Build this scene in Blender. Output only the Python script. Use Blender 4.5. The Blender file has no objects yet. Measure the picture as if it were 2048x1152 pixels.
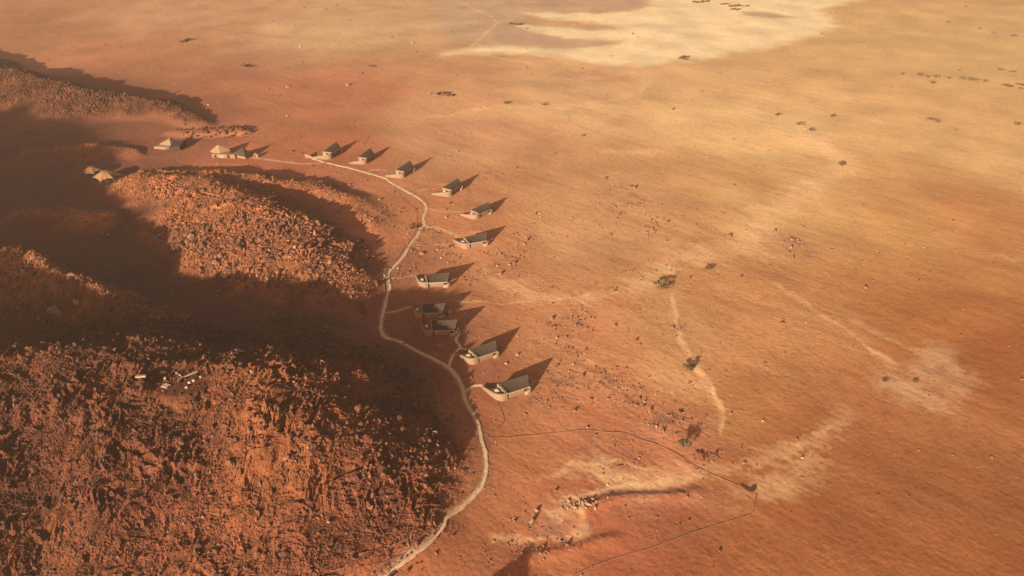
import bpy, bmesh, math
import numpy as np
from mathutils import Vector, Matrix
C = bpy.context.scene
R = math.radians
# ------------------------------------------------------------------ camera
FPX, PITCH, H0 = 1577.0, R(32), 160.0          # focal length in px of a 2048 px frame, pitch, flying height
cam = bpy.data.cameras.new('camera'); cam.sensor_width = 36; cam.lens = 36 * FPX / 2048
cam.clip_start = 1; cam.clip_end = 30000
co = bpy.data.objects.new('camera', cam); C.collection.objects.link(co)
co.location = (0, 0, H0); co.rotation_euler = (math.pi / 2 - PITCH, 0, 0); C.camera = co
# ------------------------------------------------------------------ light
SUN_AZ, SUN_EL = R(30), R(14.5)                # light travels towards +Y, 30 degrees to the right
LD = Vector((math.sin(SUN_AZ) * math.cos(SUN_EL), math.cos(SUN_AZ) * math.cos(SUN_EL), -math.sin(SUN_EL)))
w = bpy.data.worlds.new('World'); C.world = w; w.use_nodes = True
nt = w.node_tree; nt.nodes.clear()
sky = nt.nodes.new('ShaderNodeTexSky'); sky.sky_type = 'NISHITA'; sky.sun_disc = False
sky.sun_elevation = SUN_EL; sky.sun_rotation = math.pi + SUN_AZ
sky.altitude = 800; sky.air_density = 1.0; sky.dust_density = 6.0; sky.ozone_density = 0.6
mx = nt.nodes.new('ShaderNodeMix'); mx.data_type = 'RGBA'; mx.blend_type = 'MULTIPLY'
mx.inputs[0].default_value = 1; mx.inputs[7].default_value = (1.0, 0.64, 0.50, 1)   # dust-laden warm sky
bg = nt.nodes.new('ShaderNodeBackground'); bg.inputs[1].default_value = 0.062
wo = nt.nodes.new('ShaderNodeOutputWorld')
nt.links.new(sky.outputs[0], mx.inputs[6]); nt.links.new(mx.outputs[2], bg.inputs[0]); nt.links.new(bg.outputs[0], wo.inputs[0])
sl = bpy.data.lights.new('sun', 'SUN'); sl.energy = 5.0; sl.angle = R(0.9); sl.color = (1, 0.86, 0.68)
so = bpy.data.objects.new('sun', sl); C.collection.objects.link(so)
so.rotation_euler = LD.to_track_quat('-Z', 'Y').to_euler(); so.location = (0, 0, 300)
C.view_settings.view_transform = 'Standard'; C.view_settings.look = 'None'
C.view_settings.gamma = 1; C.view_settings.exposure = 1.35
C.cycles.max_bounces = 4; C.cycles.volume_bounces = 0; C.cycles.use_denoising = True
# ------------------------------------------------------------------ noise
rs = np.random.RandomState(7)
PT = rs.permutation(256).astype(np.int32); PT = np.concatenate([PT, PT])
GA = rs.rand(256) * 2 * np.pi; GX = np.cos(GA); GY = np.sin(GA)
def pn(x, y, s=0):
    xi = np.floor(x); yi = np.floor(y); fx = x - xi; fy = y - yi
    xi = xi.astype(np.int64) + s * 37; yi = yi.astype(np.int64) + s * 91
    u = fx * fx * fx * (fx * (fx * 6 - 15) + 10); v = fy * fy * fy * (fy * (fy * 6 - 15) + 10)
    def g(a, b, dx, dy):
        h = PT[PT[(xi + a) & 255] + ((yi + b) & 255)]
        return GX[h] * dx + GY[h] * dy
    n0 = g(0, 0, fx, fy) * (1 - u) + g(1, 0, fx - 1, fy) * u
    n1 = g(0, 1, fx, fy - 1) * (1 - u) + g(1, 1, fx - 1, fy - 1) * u
    return (n0 * (1 - v) + n1 * v) * 1.5
def fbm(x, y, o=4, s=0, gain=.5):
    r = 0; a = 1; f = 1
    for i in range(o):
        r = r + a * pn(x * f, y * f, s + i); a *= gain; f *= 2.03
    return r
def ridged(x, y, o=3, s=0):
    r = 0; a = 1; f = 1
    for i in range(o):
        r = r + a * (1 - 2.2 * np.abs(pn(x * f, y * f, s + i))); a *= .5; f *= 2.1
    return r
RN = [rs.rand(512) for _ in range(3)]
def worley(x, y, s=0):
    xi = np.floor(x).astype(np.int64); yi = np.floor(y).astype(np.int64)
    f1 = np.full(x.shape, 9.); f2 = np.full(x.shape, 9.); cid = np.zeros(x.shape)
    for a in (-1, 0, 1):
        for b in (-1, 0, 1):
            h = PT[PT[(xi + a + s * 13) & 255] + ((yi + b + s * 7) & 255)]
            d = np.hypot(xi + a + RN[0][h] - x, yi + b + RN[1][h] - y)
            n = d < f1
            f2 = np.where(n, f1, np.minimum(f2, d)); cid = np.where(n, RN[2][h], cid); f1 = np.where(n, d, f1)
    return f1, f2, cid
def ss(a, b, x):
    t = np.clip((x - a) / (b - a), 0, 1); return t * t * (3 - 2 * t)
# ------------------------------------------------------------------ terrain: where a sight line of the photograph meets the ground
def ray(px, py):
    u = (px - 1024) / FPX; v = (py - 576) / FPX
    return (u, math.cos(PITCH) - v * math.sin(PITCH), -math.sin(PITCH) - v * math.cos(PITCH))
def G0(px, py, z=0.0):
    d = ray(px, py); t = (z - H0) / d[2]; return (d[0] * t, d[1] * t)
def seg_dist(x, y, pts):
    """distance to a polyline, signed (left +), and the position along it (index + t)"""
    best = np.full(np.shape(x), 1e9); tt = np.zeros(np.shape(x)); sg = np.ones(np.shape(x))
    for i in range(len(pts) - 1):
        ax, ay = pts[i][:2]; bx, by = pts[i + 1][:2]; dx, dy = bx - ax, by - ay
        t = np.clip(((x - ax) * dx + (y - ay) * dy) / (dx * dx + dy * dy), 0, 1)
        d = np.hypot(x - ax - t * dx, y - ay - t * dy); n = d < best
        best = np.where(n, d, best); tt = np.where(n, i + t, tt)
        sg = np.where(n, np.where((x - ax) * dy - (y - ay) * dx < 0, 1, -1), sg)
    return best, tt, sg
def W3(l): return [G0(a, b, h) + (h, wn, wf) for a, b, h, wn, wf in l]
# crest polylines from left to right: x, y, height, width towards the camera, width away from it
RIDGES = [
    [(-21, 92, 12, 16, 13), (-18, 90, 10, 14, 12)],
    [(-620, 190, 70, 130, 110), (-460, 165, 88, 120, 100), (-348, 160, 71, 110, 80), (-322, 160, 59, 110, 80), (-234, 158, 43, 100, 62), (-175, 160, 29, 100, 52)] +
    W3([(0, 712, 25.5, 95, 48), (120, 702, 25, 90, 46), (230, 700, 23.5, 90, 55), (300, 742, 21.5, 88, 55), (390, 742, 19.5, 85, 55),
        (530, 745, 20.5, 80, 52), (640, 800, 14.5, 70, 42), (730, 850, 5.5, 58, 28), (810, 905, 2.5, 45, 18), (850, 960, 1.5, 30, 10)]),
    W3([(285, 350, 4, 34, 18), (420, 362, 7, 46, 20), (500, 402, 9, 58, 32), (570, 440, 8.5, 58, 34), (625, 492, 7, 48, 30), (680, 548, 4, 36, 24), (735, 585, 1.5, 20, 12)]),
    W3([(-260, 60, 5, 60, 50), (-80, 112, 8, 40, 34), (0, 138, 8, 50, 28), (90, 158, 9.5, 46, 24), (200, 188, 8, 40, 20),
        (310, 197, 7, 24, 15), (360, 216, 3.5, 18, 12), (415, 240, 2, 14, 10)]),
    W3([(350, 262, 1.5, 8, 7), (430, 258, 3, 9, 8), (490, 258, 2.5, 7, 7)]),
    [(-260, 245, 22, 34, 30), (-215, 252, 20, 30, 26), (-180, 250, 16, 28, 24), (-158, 244, 12, 26, 20), (-140, 236, 5, 20, 16)],
    W3([(330, 345, 3, 18, 12), (420, 345, 4, 22, 12), (520, 350, 4, 22, 14), (620, 368, 3.2, 20, 15), (700, 395, 2.2, 18, 14), (755, 450, 1.5, 14, 10)]),
    W3([(540, 640, 2.0, 16, 14), (640, 680, 2.5, 16, 14), (720, 740, 2, 14, 12)]),
    W3([(200, 600, 2.0, 16, 12), (330, 640, 3.0, 18, 14), (430, 660, 2, 14, 12)]),
    W3([(60, 420, 2.5, 20, 16), (200, 430, 3, 18, 14)]),
    W3([(60, 300, 2, 14, 12), (180, 290, 3, 16, 12), (280, 300, 2, 14, 12)]),
]
def hills(x, y):
    sh = np.shape(x); x = np.ravel(x); y = np.ravel(y)
    h = np.zeros(len(x)); k0 = np.flatnonzero((x < 60) & (x > -900) & (y > 20) & (y < 620))
    if len(k0) == 0: return h.reshape(sh)
    wx = x[k0] + 5 * pn(x[k0] / 28, y[k0] / 28, 3); wy = y[k0] + 5 * pn(x[k0] / 28, y[k0] / 28, 5); hh = np.zeros(len(k0))
    for rd in RIDGES:
        v = np.zeros(len(k0))
        for a, b in zip(rd[:-1], rd[1:]):
            R_ = max(a[3], b[3], a[4], b[4]); m = np.flatnonzero((wx > min(a[0], b[0]) - R_) & (wx < max(a[0], b[0]) + R_) & (wy > min(a[1], b[1]) - R_) & (wy < max(a[1], b[1]) + R_))
            if len(m) == 0: continue
            X, Y = wx[m], wy[m]; dx, dy = b[0] - a[0], b[1] - a[1]; L2 = dx * dx + dy * dy
            f = np.clip(((X - a[0]) * dx + (Y - a[1]) * dy) / L2, 0, 1); qx = X - a[0] - f * dx; qy = Y - a[1] - f * dy; d = np.hypot(qx, qy)
            sgn = (dx * qy - dy * qx) / math.sqrt(L2) / np.maximum(d, .5)     # +1 beyond the crest, -1 on the near side
            k = ss(-1, 1, sgn); g = lambda c: a[c] * (1 - f) + b[c] * f
            u = np.minimum(d / (g(3) * (1 - k) + g(4) * k), 1)
            v[m] = np.maximum(v[m], g(2) * ((1 - u) ** 2 * (1 + 1.1 * u) * .25 + (.5 + .5 * np.cos(np.pi * u)) * .75))
        hh = np.maximum(hh, v) + .22 * np.minimum(hh, v)
    h[k0] = hh
    return h.reshape(sh)
def PX(l): return [G0(a, b) for a, b in l]
SD = (.77, -.64)                                # grain of the wind-combed plain
FLATS = []                                      # (x, y, r, z) levelled plots
BANKS = [PX([(1010, 1118), (1060, 1102), (1130, 1093), (1200, 1075), (1250, 1062)]), PX([(1130, 1030), (1180, 1003), (1240, 988), (1310, 986), (1370, 982), (1410, 968)]),
         PX([(1345, 600), (1348, 650), (1362, 700), (1395, 745), (1425, 790), (1446, 830), (1440, 875)])]
def Hc(x, y):
    """smooth terrain"""
    x = np.asarray(x, float); y = np.asarray(y, float)
    h = hills(x, y)
    far = ss(1200, 4000, np.hypot(x, y))
    z = h + 0.9 * pn(x / 90, y / 90, 11) * (1 + 12 * far) + .35 * pn(x / 31, y / 31, 12)
    for k, b in enumerate(BANKS):
        d, t, sg = seg_dist(x, y, b); e = np.minimum(t, len(b) - 1 - t)
        a = ss(0, .6, e) * (.9, 1.0, .35)[k]
        s = d * sg * (-1, -1, 1)[k]
        z = z - a * .28 * ss(1.2, -1.6, s) * np.exp(-np.maximum(-s, 0) / 9) + a * .32 * np.exp(-((s - 1.5) / 2.2) ** 2)
    return z, h
def Hf(x, y, detail=True):
    """terrain with crags, rills and small relief; returns height, hill height"""
    x = np.asarray(x, float); y = np.asarray(y, float)
    z, h = Hc(x, y)
    if detail:
        a = x * SD[0] + y * SD[1]; b = -x * SD[1] + y * SD[0]
        z = z + .05 * fbm(a / 12, b / 5, 3, 20) + .035 * fbm(x / 1.5, y / 1.5, 2, 24)
        rk = ss(.6, 4.0, h + 1.2 * pn(x / 9, y / 9, 30))
        m = rk > .01
        if m.any():
            X, Y, K = x[m], y[m], rk[m]
            Xw = X + 2.2 * pn(X / 7, Y / 7, 46); Yw = Y + 2.2 * pn(X / 7, Y / 7, 47)
            p = Xw * .50 + Yw * .866; q = -Xw * .866 + Yw * .5        # ribs run down the face
            big = .48 + .52 * ss(4, 16, h[m]); pa = ss(-.35, .35, pn(X / 14, Y / 14, 41))
            d = big * (.7 * ridged(p / 30, q / 11, 2, 31) + .85 * (.3 + .7 * pa) * ridged(p / 11, q / 4.2, 2, 34))
            d = d + (.25 + .5 * pa) * ridged(p / 4.2, q / 2.0, 2, 36) * (.5 + .5 * big)
            f1, f2, c = worley(p / 3.2, q / 1.5, 1); d = d + (c - .4) * 1.0 * pa * big * ss(0, .12, f2 - f1)
            d = d - .30 * np.abs(pn(X / .9, Y / .9, 43)) - .18 * np.abs(pn(X / .45, Y / .45, 44)) * 1.5
            z = z.copy(); z[m] += d * K
    for fx, fy, r, fz in FLATS:
        k = ss(r * 1.5, r, np.hypot(x - fx, y - fy)); z = z * (1 - k) + fz * k
    return z, h
def G(px, py, lift=0.0):
    d = ray(px, py); zz = np.linspace(60, -3, 900); t = (zz - H0) / d[2]
    x = d[0] * t; y = d[1] * t; h = Hf(x, y)[0] + lift
    i = np.argmax(h >= zz)
    if h[i] < zz[i]: i = len(zz) - 1
    return Vector((x[i], y[i], h[i] - lift))
def gz(x, y): return float(Hf(np.array([x]), np.array([y]))[0][0])
# ------------------------------------------------------------------ materials
def mat(name, col=(.3, .2, .15), rough=.9, var=.25, scale=2.0, bump=.3, attr=None, bscale=None, spec=.2):
    m = bpy.data.materials.new(name); m.use_nodes = True; n = m.node_tree; B = n.nodes['Principled BSDF']
    B.inputs['Roughness'].default_value = rough; B.inputs['Specular IOR Level'].default_value = spec
    tc = n.nodes.new('ShaderNodeTexCoord')
    no = n.nodes.new('ShaderNodeTexNoise'); no.inputs['Scale'].default_value = scale; no.inputs['Detail'].default_value = 6
    n.links.new(tc.outputs['Object'], no.inputs['Vector'])
    mr = n.nodes.new('ShaderNodeMapRange'); mr.inputs[1].default_value = .3; mr.inputs[2].default_value = .7
    mr.inputs[3].default_value = 1 - var; mr.inputs[4].default_value = 1 + var
    n.links.new(no.outputs[0], mr.inputs[0])
    mu = n.nodes.new('ShaderNodeVectorMath'); mu.operation = 'SCALE'
    n.links.new(mr.outputs[0], mu.inputs[3])
    if attr:
        at = n.nodes.new('ShaderNodeAttribute'); at.attribute_name = attr; n.links.new(at.outputs['Color'], mu.inputs[0])
    else: mu.inputs[0].default_value = col
    n.links.new(mu.outputs[0], B.inputs['Base Color'])
    if bump:
        n2 = n.nodes.new('ShaderNodeTexNoise'); n2.inputs['Scale'].default_value = bscale or scale * 2; n2.inputs['Detail'].default_value = 5
        n.links.new(tc.outputs['Object'], n2.inputs['Vector'])
        bp = n.nodes.new('ShaderNodeBump'); bp.inputs['Strength'].default_value = bump; bp.inputs['Distance'].default_value = .12
        n.links.new(n2.outputs[0], bp.inputs['Height']); n.links.new(bp.outputs[0], B.inputs['Normal'])
    return m
M_ground = mat('desert_ground', attr='Col', scale=1.3, var=.10, bump=.5, bscale=2.2)
M_rock = mat('rock', attr='Col', scale=1.5, var=.22, bump=.6, bscale=3)
M_stone = mat('stacked_stone', (.215, .137, .083), var=.2, scale=2.5, bump=.6, bscale=5)
M_slate = mat('slate_roof', (.056, .040, .030), var=.12, scale=1.2, bump=.2, rough=.95, spec=.03)
M_dark = mat('dark_flat_roof', (.13, .095, .07), var=.2)
M_pale = mat('pale_plaster', (.38, .29, .20), var=.08, bump=.1)
M_path = mat('pale_path', (.55, .37, .22), var=.18, scale=1.0, bump=.3)
M_kerb = mat('path_kerb_stones', (.22, .11, .066), var=.3, scale=3)
M_canvas = mat('canvas', (.23, .115, .052), var=.08, scale=.6, bump=.05)
M_thatch = mat('thatch', (.25, .155, .085), var=.2, scale=3)
M_wood = mat('weathered_wood', (.30, .22, .15), var=.25, scale=3)
M_leaf = mat('dry_leaves', (.12, .075, .04), var=.35, scale=2)
M_bark = mat('bark', (.16, .10, .06), var=.3)
M_glass = mat('window_glass', (.03, .035, .04), rough=.08, var=.05, bump=0, spec=.5)
M_water = mat('muddy_water', (.10, .040, .018), rough=.35, var=.1, bump=.02, spec=.3)
# ------------------------------------------------------------------ object helpers
def link(o, parent=None):
    C.collection.objects.link(o)
    if parent: o.parent = parent
    return o
def tag(o, label=None, cat=None, group=None, kind=None):
    if label: o['label'] = label
    if cat: o['category'] = cat
    if group: o['group'] = group
    if kind: o['kind'] = kind
    return o
def empty(name, loc, rz=0, label=None, cat=None, group=None):
    o = bpy.data.objects.new(name, None); link(o); o.location = loc; o.rotation_euler.z = rz
    o.empty_display_size = .5
    return tag(o, label, cat, group)
def mesh_np(name, V, Fq, m, parent=None, col=None, smooth=False):
    """V (n,3); Fq (m,k) faces of equal size"""
    me = bpy.data.meshes.new(name); V = np.asarray(V, np.float32); Fq = np.asarray(Fq, np.int32)
    me.vertices.add(len(V)); me.vertices.foreach_set('co', V.ravel())
    k = Fq.shape[1]; me.loops.add(Fq.size); me.loops.foreach_set('vertex_index', Fq.ravel())
    me.polygons.add(len(Fq)); me.polygons.foreach_set('loop_start', np.arange(0, Fq.size, k, dtype=np.int32))
    me.update(calc_edges=True)
    if smooth: me.polygons.foreach_set('use_smooth', np.ones(len(Fq), bool))
    else: me.polygons.foreach_set('use_smooth', np.zeros(len(Fq), bool))
    if col is not None:
        a = me.color_attributes.new('Col', 'FLOAT_COLOR', 'POINT')
        a.data.foreach_set('color', np.concatenate([col, np.ones((len(V), 1))], 1).astype(np.float32).ravel())
    me.materials.append(m)
    return link(bpy.data.objects.new(name, me), parent)
def bm_obj(name, bm, m, parent=None):
    bmesh.ops.recalc_face_normals(bm, faces=bm.faces)
    me = bpy.data.meshes.new(name); bm.to_mesh(me); bm.free(); me.materials.append(m)
    return link(bpy.data.objects.new(name, me), parent)
def prism(bm, pts, z0, z1):
    """pts: plan polygon; z0, z1: scalars or one value per point"""
    n = len(pts); z0 = [z0] * n if np.isscalar(z0) else z0; z1 = [z1] * n if np.isscalar(z1) else z1
    a = [bm.verts.new((p[0], p[1], z)) for p, z in zip(pts, z0)]; b = [bm.verts.new((p[0], p[1], z)) for p, z in zip(pts, z1)]
    bm.faces.new(a[::-1]); bm.faces.new(b)
    for i in range(n): bm.faces.new((a[i], a[(i + 1) % n], b[(i + 1) % n], b[i]))
def box(bm, x0, x1, y0, y1, z0, z1): prism(bm, [(x0, y0), (x1, y0), (x1, y1), (x0, y1)], z0, z1)
def smooth_line(pts, n=6):
    P = [np.array(p, float) for p in pts]; P = [2 * P[0] - P[1]] + P + [2 * P[-1] - P[-2]]; out = []
    for i in range(1, len(P) - 2):
        for k in range(n):
            t = k / n
            out.append(.5 * ((2 * P[i]) + (-P[i - 1] + P[i + 1]) * t + (2 * P[i - 1] - 5 * P[i] + 4 * P[i + 1] - P[i + 2]) * t * t + (-P[i - 1] + 3 * P[i] - 3 * P[i + 1] + P[i + 2]) * t ** 3))
    out.append(P[-2]); return out
def wall_bm(bm, pts, th, z0, tops):
    """a wall of thickness th along a plan polyline, one top height per point, rough crest"""
    n = len(pts); L = []; Rr = []
    for i, p in enumerate(pts):
        a = np.array(pts[max(i - 1, 0)]); b = np.array(pts[min(i + 1, n - 1)]); d = (b - a) / np.hypot(*(b - a)); nn = np.array((-d[1], d[0])) * th / 2
        L.append(np.array(p) + nn); Rr.append(np.array(p) - nn)
    vs = [[bm.verts.new((q[0], q[1], z)) for q, z in ((L[i], z0), (L[i], tops[i]), (Rr[i], tops[i]), (Rr[i], z0))] for i in range(n)]
    for i in range(n - 1):
        for k in range(4):
            bm.faces.new((vs[i][k], vs[i][(k + 1) % 4], vs[i + 1][(k + 1) % 4], vs[i + 1][k]))
    bm.faces.new(vs[0]); bm.faces.new(vs[-1][::-1])
# ------------------------------------------------------------------ villa plots
VILLAS = [  # pixel of the tall wall corner's foot, heading in degrees
    (1011, 800, 30, 1.0, 'nearest slate roofed villa, where the last side path forks right'),
    (953, 727, 33, .95, 'second nearest villa, at the forked stone walkway'),
    (862, 672, 6, 1.0, 'villa at the shadow edge with a walkway starting at its sunlit end wall'),
    (843, 636, 6, .93, 'villa wholly in hill shadow, tight behind the one at the shadow edge'),
    (853, 576, 10, .98, 'sunlit villa just beyond the hill shadow, opposite the white path stone'),
    (937, 497, 24, .98, 'sunlit villa at the curved side path, sixth from the near end'),
    (957, 437, 47, .92, 'villa with open V shaped terrace walls at its far end'),
    (904, 391, 62, 1.0, 'villa with broad stone back wall, eighth from the near end'),
    (810, 354, 66, 1.0, 'villa above the path kink, third from the lodge end'),
    (735, 326, 74, .95, 'narrow dark roofed villa, second from the lodge end'),
    (665, 316, 72, 1.05, 'farthest villa, low ruined wall at its left by the path start'),
]
vloc = []
for px, py, yaw, s, lb in VILLAS:
    x, y = G0(px, py, .4); c = math.cos(R(yaw)); q = math.sin(R(yaw))
    cx = x + c * 3 - q * 3; cy = y + q * 3 + c * 3; z = float(Hc(np.array([cx]), np.array([cy]))[0][0])
    x, y = G0(px, py, z); vloc.append((x, y, z)); 
for (x, y, z), v in zip(vloc, VILLAS):
    c = math.cos(R(v[2])); q = math.sin(R(v[2])); FLATS.append((x + c * 3 - q * 3, y + q * 3 + c * 3, 7.5, z))
for px, py, r in ((200, 350, 15), (440, 312, 9), (488, 314, 8), (338, 295, 11)):
    x, y = G0(px, py, 0); z = float(Hc(np.array([x]), np.array([y]))[0][0]); x, y = G0(px, py, z); FLATS.append((x, y, r, z))
deck = G(362, 764); FLATS.append((deck.x, deck.y, 6.0, deck.z - .3))
# ------------------------------------------------------------------ ground sheet
NR, NCOL = 1000, 1300
ang = np.linspace(R(59), R(10), NR)             # depression of the rows
# rows even in image height: v = tan(dep - pitch)
vv = np.linspace(math.tan(R(53.5) - PITCH), math.tan(R(9.2) - PITCH), NR)
yr = H0 / np.tan(PITCH + np.arctan(vv))
yl = np.concatenate([-np.geomspace(6000, 60, 30), np.linspace(-30, yr[0] - 1, 70), yr, np.geomspace(yr[-1] * 1.02, 9000, 60)])
uu = np.linspace(-1.1, 1.1, NCOL)
side = np.concatenate([np.linspace(1.1, 3.6, 170)[1:], np.geomspace(3.7, 45, 30)])
ul = np.concatenate([-side[::-1], uu, side])
wy = .649 * (np.maximum(yl, 95) * math.cos(PITCH) + H0 * math.sin(PITCH))
X = wy[:, None] * ul[None, :]; Y = np.repeat(yl[:, None], len(ul), 1)
nr, nc = X.shape; Xf = X.ravel(); Yf = Y.ravel()
Z, HH = Hf(Xf, Yf)
# sand and rock colours, valley shade and vignette mixed in, from sample spots
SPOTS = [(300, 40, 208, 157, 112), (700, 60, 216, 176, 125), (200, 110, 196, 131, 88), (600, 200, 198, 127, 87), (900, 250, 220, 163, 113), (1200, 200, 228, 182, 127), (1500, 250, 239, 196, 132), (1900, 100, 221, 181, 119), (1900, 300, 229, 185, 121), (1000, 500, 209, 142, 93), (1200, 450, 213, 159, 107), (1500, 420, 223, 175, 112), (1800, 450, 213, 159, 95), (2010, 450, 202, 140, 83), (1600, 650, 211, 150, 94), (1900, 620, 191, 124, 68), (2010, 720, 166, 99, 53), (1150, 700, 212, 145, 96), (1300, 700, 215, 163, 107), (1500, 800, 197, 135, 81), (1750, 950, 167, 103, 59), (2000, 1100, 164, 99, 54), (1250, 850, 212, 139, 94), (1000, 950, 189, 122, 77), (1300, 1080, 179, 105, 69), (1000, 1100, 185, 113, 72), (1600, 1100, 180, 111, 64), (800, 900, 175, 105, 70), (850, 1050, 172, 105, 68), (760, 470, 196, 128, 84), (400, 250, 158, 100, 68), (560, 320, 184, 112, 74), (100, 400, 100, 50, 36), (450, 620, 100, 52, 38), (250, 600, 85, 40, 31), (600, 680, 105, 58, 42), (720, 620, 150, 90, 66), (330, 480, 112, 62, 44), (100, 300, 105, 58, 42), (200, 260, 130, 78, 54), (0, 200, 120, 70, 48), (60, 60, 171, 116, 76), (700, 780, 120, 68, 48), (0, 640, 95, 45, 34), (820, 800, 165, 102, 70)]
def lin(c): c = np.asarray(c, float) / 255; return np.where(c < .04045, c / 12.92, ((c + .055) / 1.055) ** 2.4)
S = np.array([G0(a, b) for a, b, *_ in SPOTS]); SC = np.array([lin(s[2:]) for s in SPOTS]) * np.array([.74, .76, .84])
def sand(x, y):  # sand tone plus the valley shade and vignette painted into it
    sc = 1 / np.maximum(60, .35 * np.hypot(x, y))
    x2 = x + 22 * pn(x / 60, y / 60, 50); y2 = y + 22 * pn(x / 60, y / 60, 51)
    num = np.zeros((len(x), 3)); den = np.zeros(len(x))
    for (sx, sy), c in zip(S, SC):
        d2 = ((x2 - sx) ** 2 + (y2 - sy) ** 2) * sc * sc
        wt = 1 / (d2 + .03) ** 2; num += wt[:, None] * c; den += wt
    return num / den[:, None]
def blend(col, c, m): m = m[:, None]; return col * (1 - m) + np.array(c) * m
def polymask(x, y, poly, soft):
    """soft inside test for a plan polygon"""
    ins = np.zeros(len(x), bool); n = len(poly); b = np.full(len(x), 1e9)
    for i in range(n):
        ax, ay = poly[i]; bx, by = poly[(i + 1) % n]
        c = ((ay > y) != (by > y)) & (x < (bx - ax) * (y - ay) / ((by - ay) or 1e-9) + ax); ins ^= c
        dx, dy = bx - ax, by - ay; t = np.clip(((x - ax) * dx + (y - ay) * dy) / (dx * dx + dy * dy + 1e-9), 0, 1)
        b = np.minimum(b, np.hypot(x - ax - t * dx, y - ay - t * dy))
    return ss(-soft, soft, np.where(ins, b, -b))
PAN = PX([(890, 108), (960, 92), (1010, 92), (1100, 96), (1200, 92), (1240, 82), (1130, 76), (1060, 62), (1025, 50), (1060, 46), (1130, 52), (1200, 60), (1235, 55), (1190, 44), (1080, 34), (1045, 24), (1100, 24), (1200, 25),
          (1260, 24), (1300, 10), (1290, -40), (1800, -60), (1720, 0), (1640, 20), (1670, 50), (1640, 70), (1560, 90), (1480, 105), (1400, 118), (1280, 132), (1180, 125), (1090, 110), (980, 108)])
TONGUE = PX([(1480, 22), (1530, 24), (1592, 34), (1540, 36), (1490, 32)])
GREY = PX([(870, -20), (1290, -20), (1300, 12), (1260, 22), (1080, 24), (1040, 40), (1090, 45), (1230, 56), (1060, 62), (1250, 84), (1200, 94), (1000, 94), (940, 90), (880, 60)])
MAIN = [(625, 317), (650, 325), (690, 334), (730, 345), (772, 357), (778, 363), (812, 382), (838, 397), (850, 408), (853, 420), (847, 435), (849, 450), (842, 455), (836, 470), (820, 490), (806, 515),
        (780, 543), (776, 560), (780, 575), (775, 592), (768, 620), (763, 645), (762, 662), (772, 676), (800, 684), (830, 700), (860, 714), (885, 727), (900, 738), (915, 755), (925, 775), (928, 790),
        (935, 810), (950, 835), (960, 860), (963, 880), (970, 900), (973, 925), (972, 945), (965, 970), (945, 995), (920, 1018), (895, 1035), (885, 1055), (865, 1080), (835, 1105), (800, 1130), (775, 1150), (735, 1180)]
BL = [(1180, 730, 40), (1230, 770, 40), (1280, 800, 40), (1350, 850, 36), (1330, 845, 40), (1120, 770, 40), (1290, 830, 30), (1060, 1030, 40), (1130, 1060, 40), (1060, 1090, 40), (1240, 915, 40), (1400, 890, 25), (1425, 915, 20), (1130, 690, 30), (1100, 790, 40), (1060, 800, 18), (1250, 910, 30), (1180, 870, 25), (1080, 1040, 30), (1150, 1000, 18),
      (1110, 1075, 40), (1000, 1110, 40), (1400, 940, 20), (1420, 850, 20), (1390, 770, 15), (1350, 660, 15), (920, 950, 30), (800, 1000, 40), (700, 1080, 40), (800, 540, 25), (850, 480, 30), (900, 500, 25), (770, 430, 30), (800, 400, 20),
      (1050, 480, 18), (940, 560, 20), (1000, 520, 30), (1150, 620, 30), (1590, 490, 25), (1240, 390, 30), (1280, 400, 20), (1300, 450, 20), (885, 188, 10), (600, 300, 20), (700, 360, 30), (1460, 900, 20), (1410, 990, 25), (1340, 1060, 30),
      (1040, 780, 12), (1120, 750, 20), (1200, 760, 30), (1370, 830, 20), (640, 330, 15), (980, 350, 20), (1880, 740, 12), (1500, 920, 16), (960, 740, 14), (900, 850, 20), (1150, 650, 20), (1450, 830, 8)]
BW = []
for a, b, r in BL:
    x0, y0 = G0(a, b); x1, _ = G0(a + r, b); _, y1 = G0(a, b - r * .6); BW.append((x0, y0, max(x1 - x0, 1) * 1.2, max(y1 - y0, 1) * 1.2))
VALLEY = PX([(-300, 240), (120, 262), (250, 330), (260, 420), (330, 470), (480, 560), (620, 600), (740, 660), (850, 760), (850, 900), (700, 860), (520, 760), (300, 740), (-300, 760)])
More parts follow.
